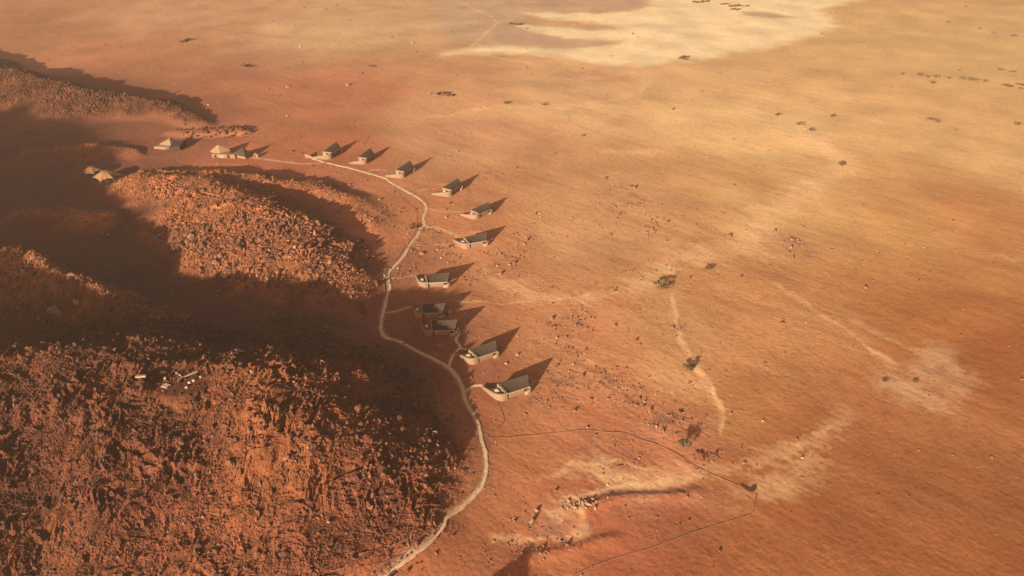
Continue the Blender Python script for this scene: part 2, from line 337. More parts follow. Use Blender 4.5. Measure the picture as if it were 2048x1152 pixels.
WASHES = [  # polyline, half width, strength, kind (0 yellow pale, 1 pale stony, 2 dusky red)
    (PX([(1190, 940), (1240, 955), (1300, 950), (1400, 945), (1500, 925), (1560, 900), (1620, 880), (1700, 830)]), 3.5, .38, 0),
    (PX([(1170, 930), (1210, 945), (1250, 962)]), 5, .6, 0),
    (PX([(1500, 985), (1560, 960), (1620, 925)]), 6, .45, 0),
    (PX([(1345, 575), (1345, 640), (1360, 700), (1400, 750), (1430, 800), (1445, 830), (1425, 860)]), 2.5, .16, 1),
    (PX([(1320, 540), (1380, 515), (1440, 500), (1500, 490), (1510, 460), (1580, 390), (1640, 360), (1690, 330), (1640, 290), (1600, 260)]), 9, .55, 0),
    (PX([(1340, 540), (1250, 590), (1150, 600), (1060, 590), (990, 560), (960, 535)]), 3.5, .40, 0),
    (PX([(1100, 1050), (1150, 1010), (1200, 985), (1300, 975)]), 3.5, .5, 1),
    (PX([(900, 110), (935, 108), (960, 112), (1060, 125)]), 3, .5, 0),
    (PX([(1210, 300), (1260, 303), (1310, 300)]), 5, .6, 0),
    (PX([(1100, 215), (1200, 205), (1280, 190), (1290, 165)]), 3.5, .5, 0),
    (PX([(860, 235), (960, 218), (1080, 212), (1200, 215), (1320, 212)]), 4, .35, 0),
    (PX([(1560, 250), (1620, 280), (1680, 305)]), 7, .3, 0),
    (PX([(930, 10), (985, 33), (995, 45), (960, 78), (932, 102), (945, 110)]), 1.6, .6, 0),
    (PX([(1535, 558), (1600, 600), (1680, 655), (1790, 728)]), 1.6, .55, 0),
    (PX([(1700, 640), (1760, 670), (1840, 705)]), 1.3, .35, 0),
    (PX([(1755, 770), (1800, 765), (1850, 745), (1880, 705)]), 6, .55, 1),
    (PX([(1800, 780), (1850, 790), (1900, 820)]), 5, .45, 1),
    (PX([(1870, 725), (1900, 755), (1880, 790)]), 7, .45, 1),
    (PX([(1346, 590), (1352, 640), (1364, 690), (1390, 730), (1425, 775), (1449, 828), (1440, 870)]), 1.0, .6, 0),
    (PX([(1340, 600), (1344, 650), (1350, 690), (1372, 725), (1408, 775)]), .5, .45, 2),
    (PX([(1240, 560), (1300, 572), (1345, 560), (1350, 530)]), 1.2, .35, 0),
    (PX([(1130, 1006), (1190, 985), (1250, 972), (1320, 968), (1390, 950)]), 1.5, .6, 0),
    (PX([(990, 1080), (1060, 1072), (1130, 1078), (1170, 1050), (1160, 1010)]), 1.5, .5, 0),
    (PX([(1080, 960), (1150, 930), (1230, 922), (1290, 940)]), 1.0, .35, 0),
    (PX([(980, 530), (1040, 570), (1120, 600), (1220, 606)]), .6, .4, 2),
    (PX([(905, 600), (1000, 608), (1100, 600), (1180, 590)]), .6, .4, 0),
    (PX([(2000, 515), (2030, 521)]), 3, .5, 0),
    (PX(MAIN), 1.9, .6, 3), (PX(MAIN), .9, .6, 4),
    (PX([(853, 416), (870, 422), (890, 424), (922, 425)]), .7, .6, 4), (PX([(848, 452), (875, 455), (897, 463), (918, 474)]), .8, .7, 4), (PX([(780, 558), (800, 556), (832, 551)]), .6, .6, 4), (PX([(770, 628), (790, 625), (820, 615)]), .7, .7, 4),
    (PX([(838, 384), (855, 380), (872, 379)]), .6, .6, 4), (PX([(735, 345), (745, 341), (776, 342)]), .6, .6, 4), (PX([(505, 317), (560, 322), (600, 326), (640, 327)]), .9, .7, 4),
    (PX([(828, 488), (870, 489), (930, 492)]), .5, .5, 0),
    (PX([(0, 30), (150, 38), (300, 44), (450, 60), (600, 78)]), 2.4, .55, 2),
    (PX([(1100, 150), (1180, 145), (1250, 155), (1200, 160)]), 8, .55, 2),
    (PX([(1000, 250), (900, 262), (820, 268)]), 12, .35, 2),
    (PX([(480, 110), (600, 125), (760, 140)]), 16, .30, 2),
    (PX([(1540, 470), (1590, 485), (1650, 505)]), 7, .55, 2),
    (PX([(1240, 1010), (1330, 1015), (1400, 1000)]), 8, .30, 2),
]
def ground_color(x, y, h):
    a = x * SD[0] + y * SD[1]; b = -x * SD[1] + y * SD[0]
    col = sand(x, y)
    m = polymask(x + 3 * pn(x / 9, y / 9, 60), y + 6 * pn(x / 14, y / 14, 61), PAN, 9)
    col = blend(col, (.76, .62, .37), m * .88)
    m = polymask(x, y, GREY, 12); mp = polymask(x, y, PAN, 2.5)
    col = blend(col, (.44, .31, .21), m * .75 * (1 - mp))
    col = blend(col, (.48, .34, .2), polymask(x, y, TONGUE, 3) * .9)
    for pl, hw, st, kd in WASHES:
        A_ = np.array(pl); g_ = hw * 3 + 3; mm = np.flatnonzero((x > A_[:, 0].min() - g_) & (x < A_[:, 0].max() + g_) & (y > A_[:, 1].min() - g_) & (y < A_[:, 1].max() + g_))
        if len(mm) == 0: continue
        X, Y, aa, bb = x[mm], y[mm], a[mm], b[mm]
        wv = 0 if kd > 2 else min(1.6, .6 + hw * .4)
        d, t, sg = seg_dist(X + wv * pn(X / 7, Y / 7, 101), Y + wv * 1.6 * pn(X / 7, Y / 7, 102), pl); nz_ = np.flatnonzero(d < g_); mm, X, Y, aa, bb, d, t = mm[nz_], X[nz_], Y[nz_], aa[nz_], bb[nz_], d[nz_], t[nz_]
        e = ss(-.1, .5, np.minimum(t, len(pl) - 1 - t) + .25)
        hw2 = hw * (1 + .8 * pn(X / 15, Y / 15, 63) * (kd < 3) + .6 * fbm(aa / 6, bb / 2.2, 3, 65) * (hw > 2) + .35 * pn(X / 1.5, Y / 1.5, 64))
        k = st * ss(1.5, .1, d / np.maximum(hw2, .3)) * (.65 + .5 * np.clip(.5 + fbm(aa / 16, bb / 5, 2, 66), 0, 1) if kd < 3 else 1)
        col[mm] = blend(col[mm], [(.72, .47, .24), (.58, .36, .20), (.40, .19, .12), (.22, .105, .062), (.60, .40, .24)][kd], np.clip(k, 0, 1) * e)
    # gravelly dark patches where stones gather
    for x0, y0, rx, ry in BW:
        mm = np.flatnonzero((np.abs(x - x0) < 2.2 * rx) & (np.abs(y - y0) < 2.2 * ry))
        if len(mm) == 0: continue
        k = np.exp(-((x[mm] - x0) / rx) ** 2 - ((y[mm] - y0) / ry) ** 2) * ss(-.05, .5, fbm(a[mm] / 7, b[mm] / 2.2, 3, 96)) * .6
        col[mm] = blend(col[mm], (.25, .115, .075), k)
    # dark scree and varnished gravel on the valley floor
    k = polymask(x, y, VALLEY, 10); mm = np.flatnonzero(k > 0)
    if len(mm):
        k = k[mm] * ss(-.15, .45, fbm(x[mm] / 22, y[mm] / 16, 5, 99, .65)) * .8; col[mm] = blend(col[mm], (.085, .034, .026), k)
    # streaks combed along the grain, and mottling
    st = fbm(a / 55, b / 9, 4, 70, .6) * ss(750, 250, np.hypot(x, y)) + .15 * fbm(x / 120, y / 60, 3, 72); col = col * (1 - ss(.05, .8, st)[:, None] * np.array((.09, .15, .18))) * (1 + ss(.1, .9, -st)[:, None] * np.array((.06, .09, .10)))
    mo = fbm(x / 26, y / 26, 4, 75); col = col * (1 + .13 * mo)[:, None]
    fi = fbm(a / 3.5, b / .9, 3, 80, .7)
    near = np.clip(260 / np.hypot(x, y), .3, 1)
    col = col * (1 - .27 * near * ss(.15, .9, fi) + .07 * near * ss(.2, .9, -fi))[:, None]
    rk = ss(.6, 3.2, h + 1.2 * pn(x / 9, y / 9, 30))
    r = fbm(x / 4, y / 4, 5, 85, .8)
    nh = ss(250, 225, y) * ss(-300, -200, -np.abs(x)); ll = ss(-70, -115, x - .3 * (y - 140)) * nh  # ll: vignette at the lower left, painted into the rock colour
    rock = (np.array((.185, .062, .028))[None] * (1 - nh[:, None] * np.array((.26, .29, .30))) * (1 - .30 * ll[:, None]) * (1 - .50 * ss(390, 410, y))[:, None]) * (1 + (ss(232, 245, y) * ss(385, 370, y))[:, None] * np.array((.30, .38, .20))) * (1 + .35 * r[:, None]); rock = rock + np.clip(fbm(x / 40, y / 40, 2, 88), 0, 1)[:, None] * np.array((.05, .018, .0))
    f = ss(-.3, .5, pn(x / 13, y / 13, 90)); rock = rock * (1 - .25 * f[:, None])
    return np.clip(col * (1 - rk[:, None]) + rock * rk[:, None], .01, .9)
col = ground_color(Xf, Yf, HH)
idx = np.arange(nr * nc).reshape(nr, nc)
Fq = np.stack([idx[:-1, :-1].ravel(), idx[:-1, 1:].ravel(), idx[1:, 1:].ravel(), idx[1:, :-1].ravel()], 1)
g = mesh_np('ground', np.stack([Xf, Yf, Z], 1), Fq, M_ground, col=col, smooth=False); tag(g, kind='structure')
del X, Y, Xf, Yf, Z, HH, col, Fq, idx
# ------------------------------------------------------------------ paths
def ribbon(name, pix, width, lift, m, th=.3, n=8, label=None, cat=None, kind='structure', wob=.12, group=None, kerb=None, world=None):
    pts = world or [G(a, b) for a, b in pix]; pts = smooth_line([p[:2] for p in pts], n); V = []; Fc = []
    P = np.array(pts); T = np.gradient(P, axis=0); T /= np.hypot(T[:, 0], T[:, 1])[:, None]; N = np.stack([-T[:, 1], T[:, 0]], 1)
    wd = width / 2 * (1 + wob * np.array([pn(np.array([i * .23]), np.array([width * 9.]), 5)[0] * 2 for i in range(len(P))]))
    P = P + N * (.15 * width * np.array([pn(np.array([i * .21]), np.array([width * 3.]), 8)[0] for i in range(len(P))]))[:, None]
    Lf = P + N * wd[:, None]; Rt = P - N * wd[:, None]
    zc = Hf(P[:, 0], P[:, 1])[0]; zl = Hf(Lf[:, 0], Lf[:, 1])[0]; zr = Hf(Rt[:, 0], Rt[:, 1])[0]
    zt = np.maximum(zc, (zl + zr) / 2); zt = np.convolve(np.pad(zt, 2, mode='edge'), np.ones(5) / 5, 'valid') + lift
    n_ = len(P)
    for i in range(n_):
        V += [(*Lf[i], zt[i]), (*Rt[i], zt[i]), (*(Rt[i] - N[i] * .03), zt[i] - th - lift), (*(Lf[i] + N[i] * .03), zt[i] - th - lift)]
    for i in range(n_ - 1):
        for k in range(4):
            a = i * 4 + k; b = i * 4 + (k + 1) % 4; Fc.append((a, b, b + 4, a + 4))
    Fc.append((0, 3, 2, 1)); e = (n_ - 1) * 4; Fc.append((e, e + 1, e + 2, e + 3))
    o = mesh_np(name, V, Fc, m); bm = bmesh.new(); bm.from_mesh(o.data); bmesh.ops.recalc_face_normals(bm, faces=bm.faces); bm.to_mesh(o.data); bm.free()
    tag(o, label, cat, group, kind)
    return o, P, N, wd, zt
ribbon('path', MAIN, .95, .10, M_path, n=10, wob=.2)
for pl, wd in (([(928, 788), (938, 778), (950, 771), (968, 772)], .9), ([(898, 733), (903, 718), (912, 704), (920, 695), (912, 680), (918, 668), (915, 656)], 1.0), ([(917, 698), (926, 698), (934, 699)], .8)):
    ribbon('side_path', pl, wd, .1, M_path, th=.2)
for pl, wd in (([(852, 748), (870, 770), (878, 800), (876, 830), (890, 855), (900, 885), (898, 905), (890, 940), (885, 960), (860, 990), (845, 1010), (835, 1040), (822, 1070), (817, 1098), (800, 1112), (760, 1130), (735, 1150)], .45),
               ([(898, 905), (905, 890), (922, 882), (955, 875)], .4),
               ([(975, 871), (985, 876), (1060, 871), (1118, 865), (1172, 860), (1210, 864), (1247, 866), (1279, 878), (1314, 889), (1348, 905), (1386, 930), (1420, 947), (1446, 958), (1480, 973)], .4),
               ([(1513, 985), (1508, 1018), (1503, 1027), (1480, 1035), (1400, 1060), (1350, 1078), (1300, 1097), (1260, 1108), (1200, 1127), (1150, 1148)], .32),
               ([(807, 397), (815, 406), (824, 414), (834, 427), (834, 442), (835, 455), (826, 472), (816, 488), (807, 497), (799, 513), (791, 525), (776, 541), (768, 556), (770, 590)], .35),
               ([(992, 800), (1000, 815), (1008, 840), (998, 855), (985, 865)], .35),
               ([(350, 375), (420, 388), (500, 405), (570, 425), (640, 440)], .5), ([(740, 271), (732, 283), (728, 292)], .7), ([(60, 440), (100, 415), (160, 385)], .6)):
    ribbon('footpath', pl, wd * .75, .09 if wd < .5 else .04, M_kerb, th=.4, wob=.5)
wp = G(1497, 974)
pool = smooth_line([G0(a, b, wp.z)[:2] for a, b in [(1481, 968), (1486, 967), (1493, 972), (1500, 975), (1507, 970), (1512, 972), (1511, 980), (1504, 984), (1495, 982), (1487, 976), (1481, 971), (1481, 968)]], 5)[:-1]
bm = bmesh.new(); zc = max(gz(p[0], p[1]) for p in pool) + .04; prism(bm, pool, zc - .5, zc)
tag(bm_obj('water', bm, M_water), kind='structure')
# ------------------------------------------------------------------ villas
def quad_sheet(bm, c, th, n=5):
    """bilinear sheet through four corners with thickness"""
    top = {}; bot = {}
    c = [Vector(v) for v in c]
    for i in range(n + 1):
        for j in range(n + 1):
            u, v = i / n, j / n; p = c[0] * (1 - u) * (1 - v) + c[1] * u * (1 - v) + c[2] * u * v + c[3] * (1 - u) * v
            top[i, j] = bm.verts.new(p); bot[i, j] = bm.verts.new(p - Vector((0, 0, th)))
    for i in range(n):
        for j in range(n):
            bm.faces.new((top[i, j], top[i + 1, j], top[i + 1, j + 1], top[i, j + 1])); bm.faces.new((bot[i, j], bot[i, j + 1], bot[i + 1, j + 1], bot[i + 1, j]))
    for i in range(n):
        for a, b in (((i, 0), (i + 1, 0)), ((i + 1, n), (i, n)), ((0, i + 1), (0, i)), ((n, i), (n, i + 1))):
            bm.faces.new((top[b], top[a], bot[a], bot[b]))
def make_villa(loc, yaw, s, label):
    t = empty('villa', loc, R(yaw), label, 'villa', 'stone villas strung along the walkway'); t.scale = (s, s, s)
    bm = bmesh.new()
    L = smooth_line([(0, 0), (-1.2, .25), (-2.2, 1.4), (-2.8, 4.0), (-3.1, 6.6), (-3.4, 9.0)], 4); n = len(L)
    wall_bm(bm, [tuple(p) for p in L], .5, -1, [2.7 - 2.0 * max(0, (i / (n - 1) - .28) / .72) ** 1.1 + .06 * math.sin(i * 2.3) for i in range(n)])
    bm_obj('back_wall', bm, M_stone, t)
    bm = bmesh.new(); wall_bm(bm, [(.35, -.2), (.35, 1.5), (.3, 3.4), (.15, 5.2)], .6, -1, [2.75, 2.8, 2.85, 2.9]); bm_obj('end_wall', bm, M_stone, t)
    bm = bmesh.new(); prism(bm, [(.02, .3), (.02, 4.9), (-2.5, 4.9), (-2.3, 2.4), (-1.6, .8), (-.8, .3)], -.5, 1.75); bm_obj('flat_roof', bm, M_dark, t)
    bm = bmesh.new(); prism(bm, [(-.75, 2.3), (-.75, 3.7), (-1.95, 3.8), (-1.95, 2.4)], 1.6, 2.25); sk = bm_obj('skylight', bm, M_pale, t)
    bm = bmesh.new(); prism(bm, [(-1.0, 2.65), (-1.0, 3.4), (-1.65, 3.45), (-1.65, 2.7)], 2.2, 2.32); bm_obj('pane', bm, mat_frost, sk)
    bm = bmesh.new(); quad_sheet(bm, [(.75, -.1, 2.35), (8.3, -.35, 2.15), (9.5, 2.3, 4.75), (.65, 5.3, 2.75)], .28); rf = bm_obj('roof', bm, M_slate, t)
    bm = bmesh.new(); quad_sheet(bm, [(.75, -.22, 2.38), (8.35, -.47, 2.18), (8.35, -.35, 2.20), (.75, -.1, 2.40)], .34, 1); bm_obj('fascia', bm, M_wood, rf)
    bm = bmesh.new(); wall_bm(bm, [(1.3, .35), (4, .35), (6.9, .3)], .35, -1, [1.98, 1.92, 1.84]); bm_obj('front_wall', bm, M_stone, t)
    bm = bmesh.new(); wall_bm(bm, [(1.2, 4.6), (4.0, 4.0), (6.8, 3.4)], .3, -1, [2.35, 2.75, 3.1]); bm_obj('rear_wall', bm, M_stone, t)
    bm = bmesh.new()
    for q in range(4):
        a = np.array((7.3, .7)) * (1 - q / 4) + np.array((8.1, 2.9)) * q / 4; b = a + (np.array((8.1, 2.9)) - (7.3, .7)) / 4 * .9
        wall_bm(bm, [tuple(a), tuple(b)], .06, 0, [2.05 + q * .45, 2.4 + q * .45])
    bm_obj('window', bm, M_glass, t)
    bm = bmesh.new(); A = [(6.6, -.75), (7.4, -.95), (8.3, -.85), (9.0, -.3), (9.35, .5), (9.5, 1.3)]
    wall_bm(bm, A, .5, -1, [.9, 1.25, 1.45, 1.5, 1.3, .9]); bm_obj('terrace_wall', bm, M_pale2, t)
    bm = bmesh.new(); prism(bm, [(6.9, -.5), (8.2, -.5), (8.9, .1), (9.2, 1.2), (8.9, 3.2), (7.2, 3.6)], -.6, .25); bm_obj('terrace', bm, M_stone, t)
    return t
M_stone2 = mat('dusty_stone', (.22, .135, .08), var=.25, scale=2, bump=.6)
mat_frost = mat('frosted_pane', (.75, .68, .52), rough=.4, var=.05, bump=0)
M_pale2 = mat('pale_stone', (.31, .21, .135), var=.15, scale=2, bump=.5, bscale=4)
vill = []
for (x, y, z), (px, py, yaw, s, lb) in zip(vloc, VILLAS): vill.append(make_villa((x, y, z), yaw, s, lb))
t = vill[6]; bm = bmesh.new(); wall_bm(bm, [(9.6, 3.6), (10.0, .6), (12.8, 2.2)], .4, -1, [1.0, 1.0, 1.0]); bm_obj('courtyard_wall', bm, M_pale2, t)
t = vill[10]; bm = bmesh.new(); wall_bm(bm, [(-3.4, 9), (-3.2, 11.5), (-3.6, 13.2)], .4, -1, [.7, 1.6, 2.2]); bm_obj('courtyard_wall', bm, M_stone, t)
# ------------------------------------------------------------------ lodge buildings
def on(px, py, z): x, y = G0(px, py, z); return (x, y, z)
z0 = FLATS[-4][3]
lo = empty('lodge', (G0(440, 314, z0)[0], G0(440, 314, z0)[1], z0), 0, 'tan pyramid roofed stone lodge with dark doorways under its low front wall', 'lodge')
def loc_pts(o, pts): return [(p[0] - o.location.x, p[1] - o.location.y, p[2] - o.location.z) for p in pts]
def pyramid(name, o, corners, apex, m, th=.25):
    c = loc_pts(o, corners); a = loc_pts(o, [apex])[0]; bm = bmesh.new()
    vs = [bm.verts.new(p) for p in c]; lo_ = [bm.verts.new((p[0], p[1], p[2] - th)) for p in c]; av = bm.verts.new(a); ab = bm.verts.new((a[0], a[1], a[2] - th))
    for i in range(len(c)):
        j = (i + 1) % len(c); bm.faces.new((vs[i], vs[j], av)); bm.faces.new((lo_[j], lo_[i], ab)); bm.faces.new((vs[j], vs[i], lo_[i], lo_[j]))
    return bm_obj(name, bm, m, o)
def rel(o, dx, dy, dz): return (o.location.x + dx, o.location.y + dy, o.location.z + dz)
pyramid('roof', lo, [rel(lo, -5.0, 1.2, 2.6), rel(lo, .5, -.4, 2.4), rel(lo, 5.2, 2.8, 2.5), rel(lo, -.6, 6.4, 2.6)], rel(lo, -1.0, 3.0, 5.6), M_thatch)
bm = bmesh.new(); prism(bm, [(-4.2, 1.4), (.5, .2), (4.3, 2.9), (-.6, 5.6)], -1, 2.45); bm_obj('wall', bm, M_stone2, lo)
bm = bmesh.new(); prism(bm, [(-3.9, -.6), (8.4, -1.6), (8.4, 1.2), (1.0, -.2), (-3.9, 1.0)], -1, 1.9); bm_obj('front_wing', bm, M_stone2, lo)
bm = bmesh.new(); box(bm, -2.6, -1.4, -.82, -.62, 0, 1.5); bm_obj('doorway', bm, M_glass, lo)
bm = bmesh.new(); box(bm, 4.2, 5.6, -1.55, -1.2, 0, 1.7); bm_obj('doorway', bm, M_glass, lo)
bm = bmesh.new(); box(bm, .3, 2.6, -1.3, -.98, 0, 1.6); bm_obj('panel', bm, M_pale2, lo)
z0 = FLATS[-3][3]; x, y = G0(488, 316, z0)
l2 = empty('pavilion', (x, y, z0), 0, 'dark slate pyramid roofed pavilion at the right end of the lodge', 'pavilion')
pyramid('roof', l2, [rel(l2, -6.2, 1.0, 1.9), rel(l2, 1.6, -2.3, 1.7), rel(l2, 3.9, 1.6, 2.0), rel(l2, -1.0, 5.2, 2.2)], rel(l2, -.2, 1.6, 5.2), M_slate)
bm = bmesh.new(); prism(bm, [(-4.6, 1.0), (1.3, -1.5), (3.0, 1.5), (-.9, 4.0)], -1, 1.8); bm_obj('wall', bm, M_stone2, l2)
bm = bmesh.new(); wall_bm(bm, [(4.8, .8), (6.0, 1.6), (7.4, .9)], .8, -1, [1.5, 2.4, 1.3]); o = bm_obj('side_wall', bm, M_stone2, l2)
z0 = FLATS[-2][3]; x, y = G0(338, 296, z0)
l3 = empty('hall', (x, y, z0), 0, 'stone hall with a split triangular tan roof, left of the pyramid roofed lodge', 'building')
pyramid('roof', l3, [rel(l3, -4.5, -.2, 2.4), rel(l3, 2.2, -1.8, 2.2), rel(l3, 2.8, 2.6, 3.4), rel(l3, .2, 3.6, 4.6)], rel(l3, 1.0, .8, 4.4), M_thatch)
bm = bmesh.new(); prism(bm, [(-7.5, -1.0), (-1, -2.6), (1.8, -1.2), (1.6, 2.0), (-4, .8)], -1, [1.2, 1.4, 2.0, 2.4, 1.8]); bm_obj('wall', bm, M_stone2, l3)
bm = bmesh.new(); prism(bm, [(2.0, -4.6), (7.4, -3.6), (8.0, 3.6), (2.2, 3.0)], -1, [2.2, 2.4, 3.2, 3.0]); bm_obj('shaded_wing', bm, M_slate, l3)  # stone wing in shade; the shade is put into its dark colour
# ------------------------------------------------------------------ stretch canopies
def canopy(rim, tops, label, cx, cy):
    zb = FLATS[-5][3]
    P = [np.array(on(a, b, zb + h)) for a, b, h in rim]; c = np.mean(P, axis=0); c[2] = zb + tops
    o = empty('canopy_tent', (c[0], c[1], zb), 0, label, 'tent', 'tan stretch canopies in the valley')
    N = len(P); K = 6; RR = 8; V = []; Fc = []
    ring = []
    for i in range(N):
        a, b = P[i], P[(i + 1) % N]
        for k in range(K):
            t = k / K; q = a * (1 - t) + b * t; dq = (c - q) * .16 * math.sin(math.pi * t) * np.array((1, 1, 0)); ring.append((q, dq))
    M = len(ring)
    for r in range(RR):
        s_ = r / RR
        for q, dq in ring:
            p = q * (1 - s_) + c * s_ + dq * (1 - s_) ** 4; p[2] = q[2] + (c[2] - q[2]) * (math.sin(s_ * math.pi / 2) ** 1.15) ; V.append(p)
    V.append(c)
    for r in range(RR - 1):
        for i in range(M): j = (i + 1) % M; Fc.append((r * M + i, r * M + j, (r + 1) * M + j, (r + 1) * M + i))
    bm = bmesh.new(); vs = [bm.verts.new((v[0] - c[0], v[1] - c[1], v[2] - zb)) for v in V]
    for f in Fc: bm.faces.new([vs[k] for k in f])
    for i in range(M): bm.faces.new((vs[(RR - 1) * M + i], vs[(RR - 1) * M + (i + 1) % M], vs[-1]))
    me = bm_obj('canvas', bm, M_canvas, o); sm = me.modifiers.new('solid', 'SOLIDIFY'); sm.thickness = .05
    for p_ in me.data.polygons: p_.use_smooth = True
    for p in P:
        bm = bmesh.new(); bmesh.ops.create_cone(bm, cap_ends=True, segments=6, radius1=.07, radius2=.05, depth=p[2] - zb + 1)
        bmesh.ops.translate(bm, verts=bm.verts, vec=(p[0] - c[0], p[1] - c[1], (p[2] - zb - 1) / 2)); bm_obj('pole', bm, M_wood, o)
canopy([(184, 354.5, 1.6), (200.5, 364.6, 1.4), (211, 358, 2.4), (226, 357, 2.4), (247, 348.7, 1.8), (221, 336, 3.4), (201, 341, 3.4)], 4.6, 'bright tan canopy with a scalloped front edge, the right and nearer of two', 0, 0)
canopy([(162, 345, 1.6), (172, 349, 1.9), (188, 348, 2.0), (203, 339, 2.6), (194, 330, 3.2), (176, 332, 3.0)], 4.0, 'dull brown canopy partly behind the brighter one, on its left', 0, 0)
# ------------------------------------------------------------------ viewing spot on the near crest
def flatbox(name, px, py, sx, sy, sz, rz, m, label, cat, group=None, lift=0, round_=False):
    p = G(px, py); bm = bmesh.new()
    if round_: bmesh.ops.create_cone(bm, cap_ends=True, segments=14, radius1=sx / 2, radius2=sx / 2 * .8, depth=sz); bmesh.ops.scale(bm, vec=(1, sy / sx, 1), verts=bm.verts)
    else:
        bmesh.ops.create_cube(bm, size=1); bmesh.ops.scale(bm, vec=(sx, sy, sz), verts=bm.verts); bmesh.ops.bevel(bm, geom=bm.edges[:], offset=.04, affect='EDGES', segments=1)
    o = bm_obj(name, bm, m); o.location = (p.x, p.y, p.z + sz / 2 + lift); o.rotation_euler.z = R(rz); tag(o, label, cat, group); return o
flatbox('stone_slab', 333, 773, 2.4, 1.7, .25, -25, M_pale, 'square pale slab at the left edge of the crest hollow', 'slab')
flatbox('stone_beam', 358, 750, 2.8, .4, .35, -38, M_pale, 'pale beam sloping down to the right, behind the crossing one', 'beam', 'pale beams on the crest')
flatbox('stone_beam', 376, 752, 5.6, .35, .35, 42, M_pale, 'longest pale beam, lying up to the right across the hollow', 'beam', 'pale beams on the crest')
flatbox('stone_beam', 282, 754, 2.8, .8, .5, 6, M_pale2, 'short tan beam alone on the crest, left of the hollow', 'beam', 'pale beams on the crest')
flatbox('stone_seat', 331, 760, .8, .8, .9, 0, M_pale, 'upright pale block just behind the square slab', 'stone', None, 0, True)
for a, b, s_, lb in ((387, 762, 1.1, 'oval pale stone seat, topmost of three in the hollow'), (379, 766, .9, 'oval stone seat in the middle of three in the hollow'), (373, 776, 1.0, 'oval stone seat lowest of three in the hollow'), (401, 755, .7, 'small round white stone at the right rim of the hollow')):
    flatbox('stone_seat', a, b, s_, s_ * .8, .45, 0, M_pale, lb, 'stone', 'stone seats on the crest', 0, True)
# ------------------------------------------------------------------ rocks
TEMPL = []
for k in range(14):
    bm = bmesh.new(); bmesh.ops.create_icosphere(bm, subdivisions=1 if k < 7 else 2, radius=1); r_ = np.random.RandomState(k + 3)
    V = np.array([v.co[:] for v in bm.verts]); 
    for _ in range(7):                          # chop planes off the ball: an angular block
        n_ = r_.randn(3); n_ /= np.linalg.norm(n_); d = .30 + .35 * r_.rand(); ex = V @ n_ - d; V = V - np.clip(ex, 0, None)[:, None] * n_
    V *= (1 + .10 * r_.randn(len(V), 1)); V *= np.array((1, .55 + .5 * r_.rand(), .5 + .5 * r_.rand()))
    TEMPL.append((V / .6, np.array([[v.index for v in f.verts] for f in bm.faces]))); bm.free()
def rock_stuff(name, X, Y, Z, S_, colr, seed, tmpl=range(7)):
    r_ = np.random.RandomState(seed); Vs = []; Fs = []; Cs = []; off = 0; kk = r_.choice(list(tmpl), len(X))
    for k in set(kk):
        m = kk == k; V, Fa = TEMPL[k]; n = m.sum(); a = r_.rand(n) * 2 * np.pi; ca, sa = np.cos(a), np.sin(a)
        tl = .35 * r_.randn(n); v = V[None] * S_[m][:, None, None] * (1 + .25 * r_.randn(n, 1, 3)).clip(.5, 1.6)
        vx, vy, vz = v[..., 0], v[..., 1], v[..., 2]
        vy, vz = vy * np.cos(tl)[:, None] - vz * np.sin(tl)[:, None], vy * np.sin(tl)[:, None] + vz * np.cos(tl)[:, None]
        x = vx * ca[:, None] - vy * sa[:, None] + X[m][:, None]; y = vx * sa[:, None] + vy * ca[:, None] + Y[m][:, None]; z = vz + Z[m][:, None]
        Vs.append(np.stack([x, y, z], -1).reshape(-1, 3)); Fs.append((Fa[None] + (np.arange(n) * len(V))[:, None, None]).reshape(-1, 3) + off); off += n * len(V)
        Cs.append(np.repeat(colr[m], len(V), 0))
    return mesh_np(name, np.concatenate(Vs), np.concatenate(Fs), M_rock, col=np.concatenate(Cs))
def frame_ok(x, y, z, mg=.12):
    dp = y * math.cos(PITCH) + (H0 - z) * math.sin(PITCH); u = x / dp * FPX / 1024; v = -((z - H0) * math.cos(PITCH) + y * math.sin(PITCH)) / dp * FPX / 576
    return (np.abs(u) < 1 + mg) & (np.abs(v) < 1 + mg) & (dp > 5), dp
def scatter(n, x0, x1, y0, y1, dens, smin, smax, seed, pw=2.2):
    r_ = np.random.RandomState(seed); x = r_.uniform(x0, x1, n); y = r_.uniform(y0, y1, n); z, h = Hf(x, y); ok, dp = frame_ok(x, y, z)
    k = ok & (r_.rand(n) < dens(x, y, h)); x, y, z, h, dp = x[k], y[k], z[k], h[k], dp[k]
    s = smin * (1 - r_.rand(len(x)) * (1 - (smax / smin) ** -pw)) ** (-1 / pw)
    s = s * np.clip(dp / 260, .75, 1.35)
    return x, y, z, h, dp, s
def rockcol(n, seed, base=(.37, .19, .115), pale=.08):
    r_ = np.random.RandomState(seed); c = np.array(base) * (1 + .28 * r_.randn(n, 1)).clip(.45, 1.7); p = r_.rand(n) < pale
    c[p] = np.array((base[0] * 1.8, base[1] * 2.1, base[2] * 2.3)) * (1 + .15 * r_.randn(p.sum(), 1)); return c.clip(.03, .8)
hd = lambda x, y, h: ss(.5, 3.5, h) * (.35 + .65 * ss(-.25, .35, pn(x / 10, y / 10, 41)))
A = scatter(120000, -300, 0, 95, 300, lambda x, y, h: hd(x, y, h) * .8, .24, 1.15, 1, 2.2)
B = scatter(60000, -240, -40, 235, 360, lambda x, y, h: hd(x, y, h) * .30, .12, .5, 2, 2.0)
D = scatter(24000, -340, -140, 395, 500, lambda x, y, h: hd(x, y, h) * .32, .16, .6, 3)
x, y, z, h, dp, s = [np.concatenate(q) for q in zip(A, B, D)]
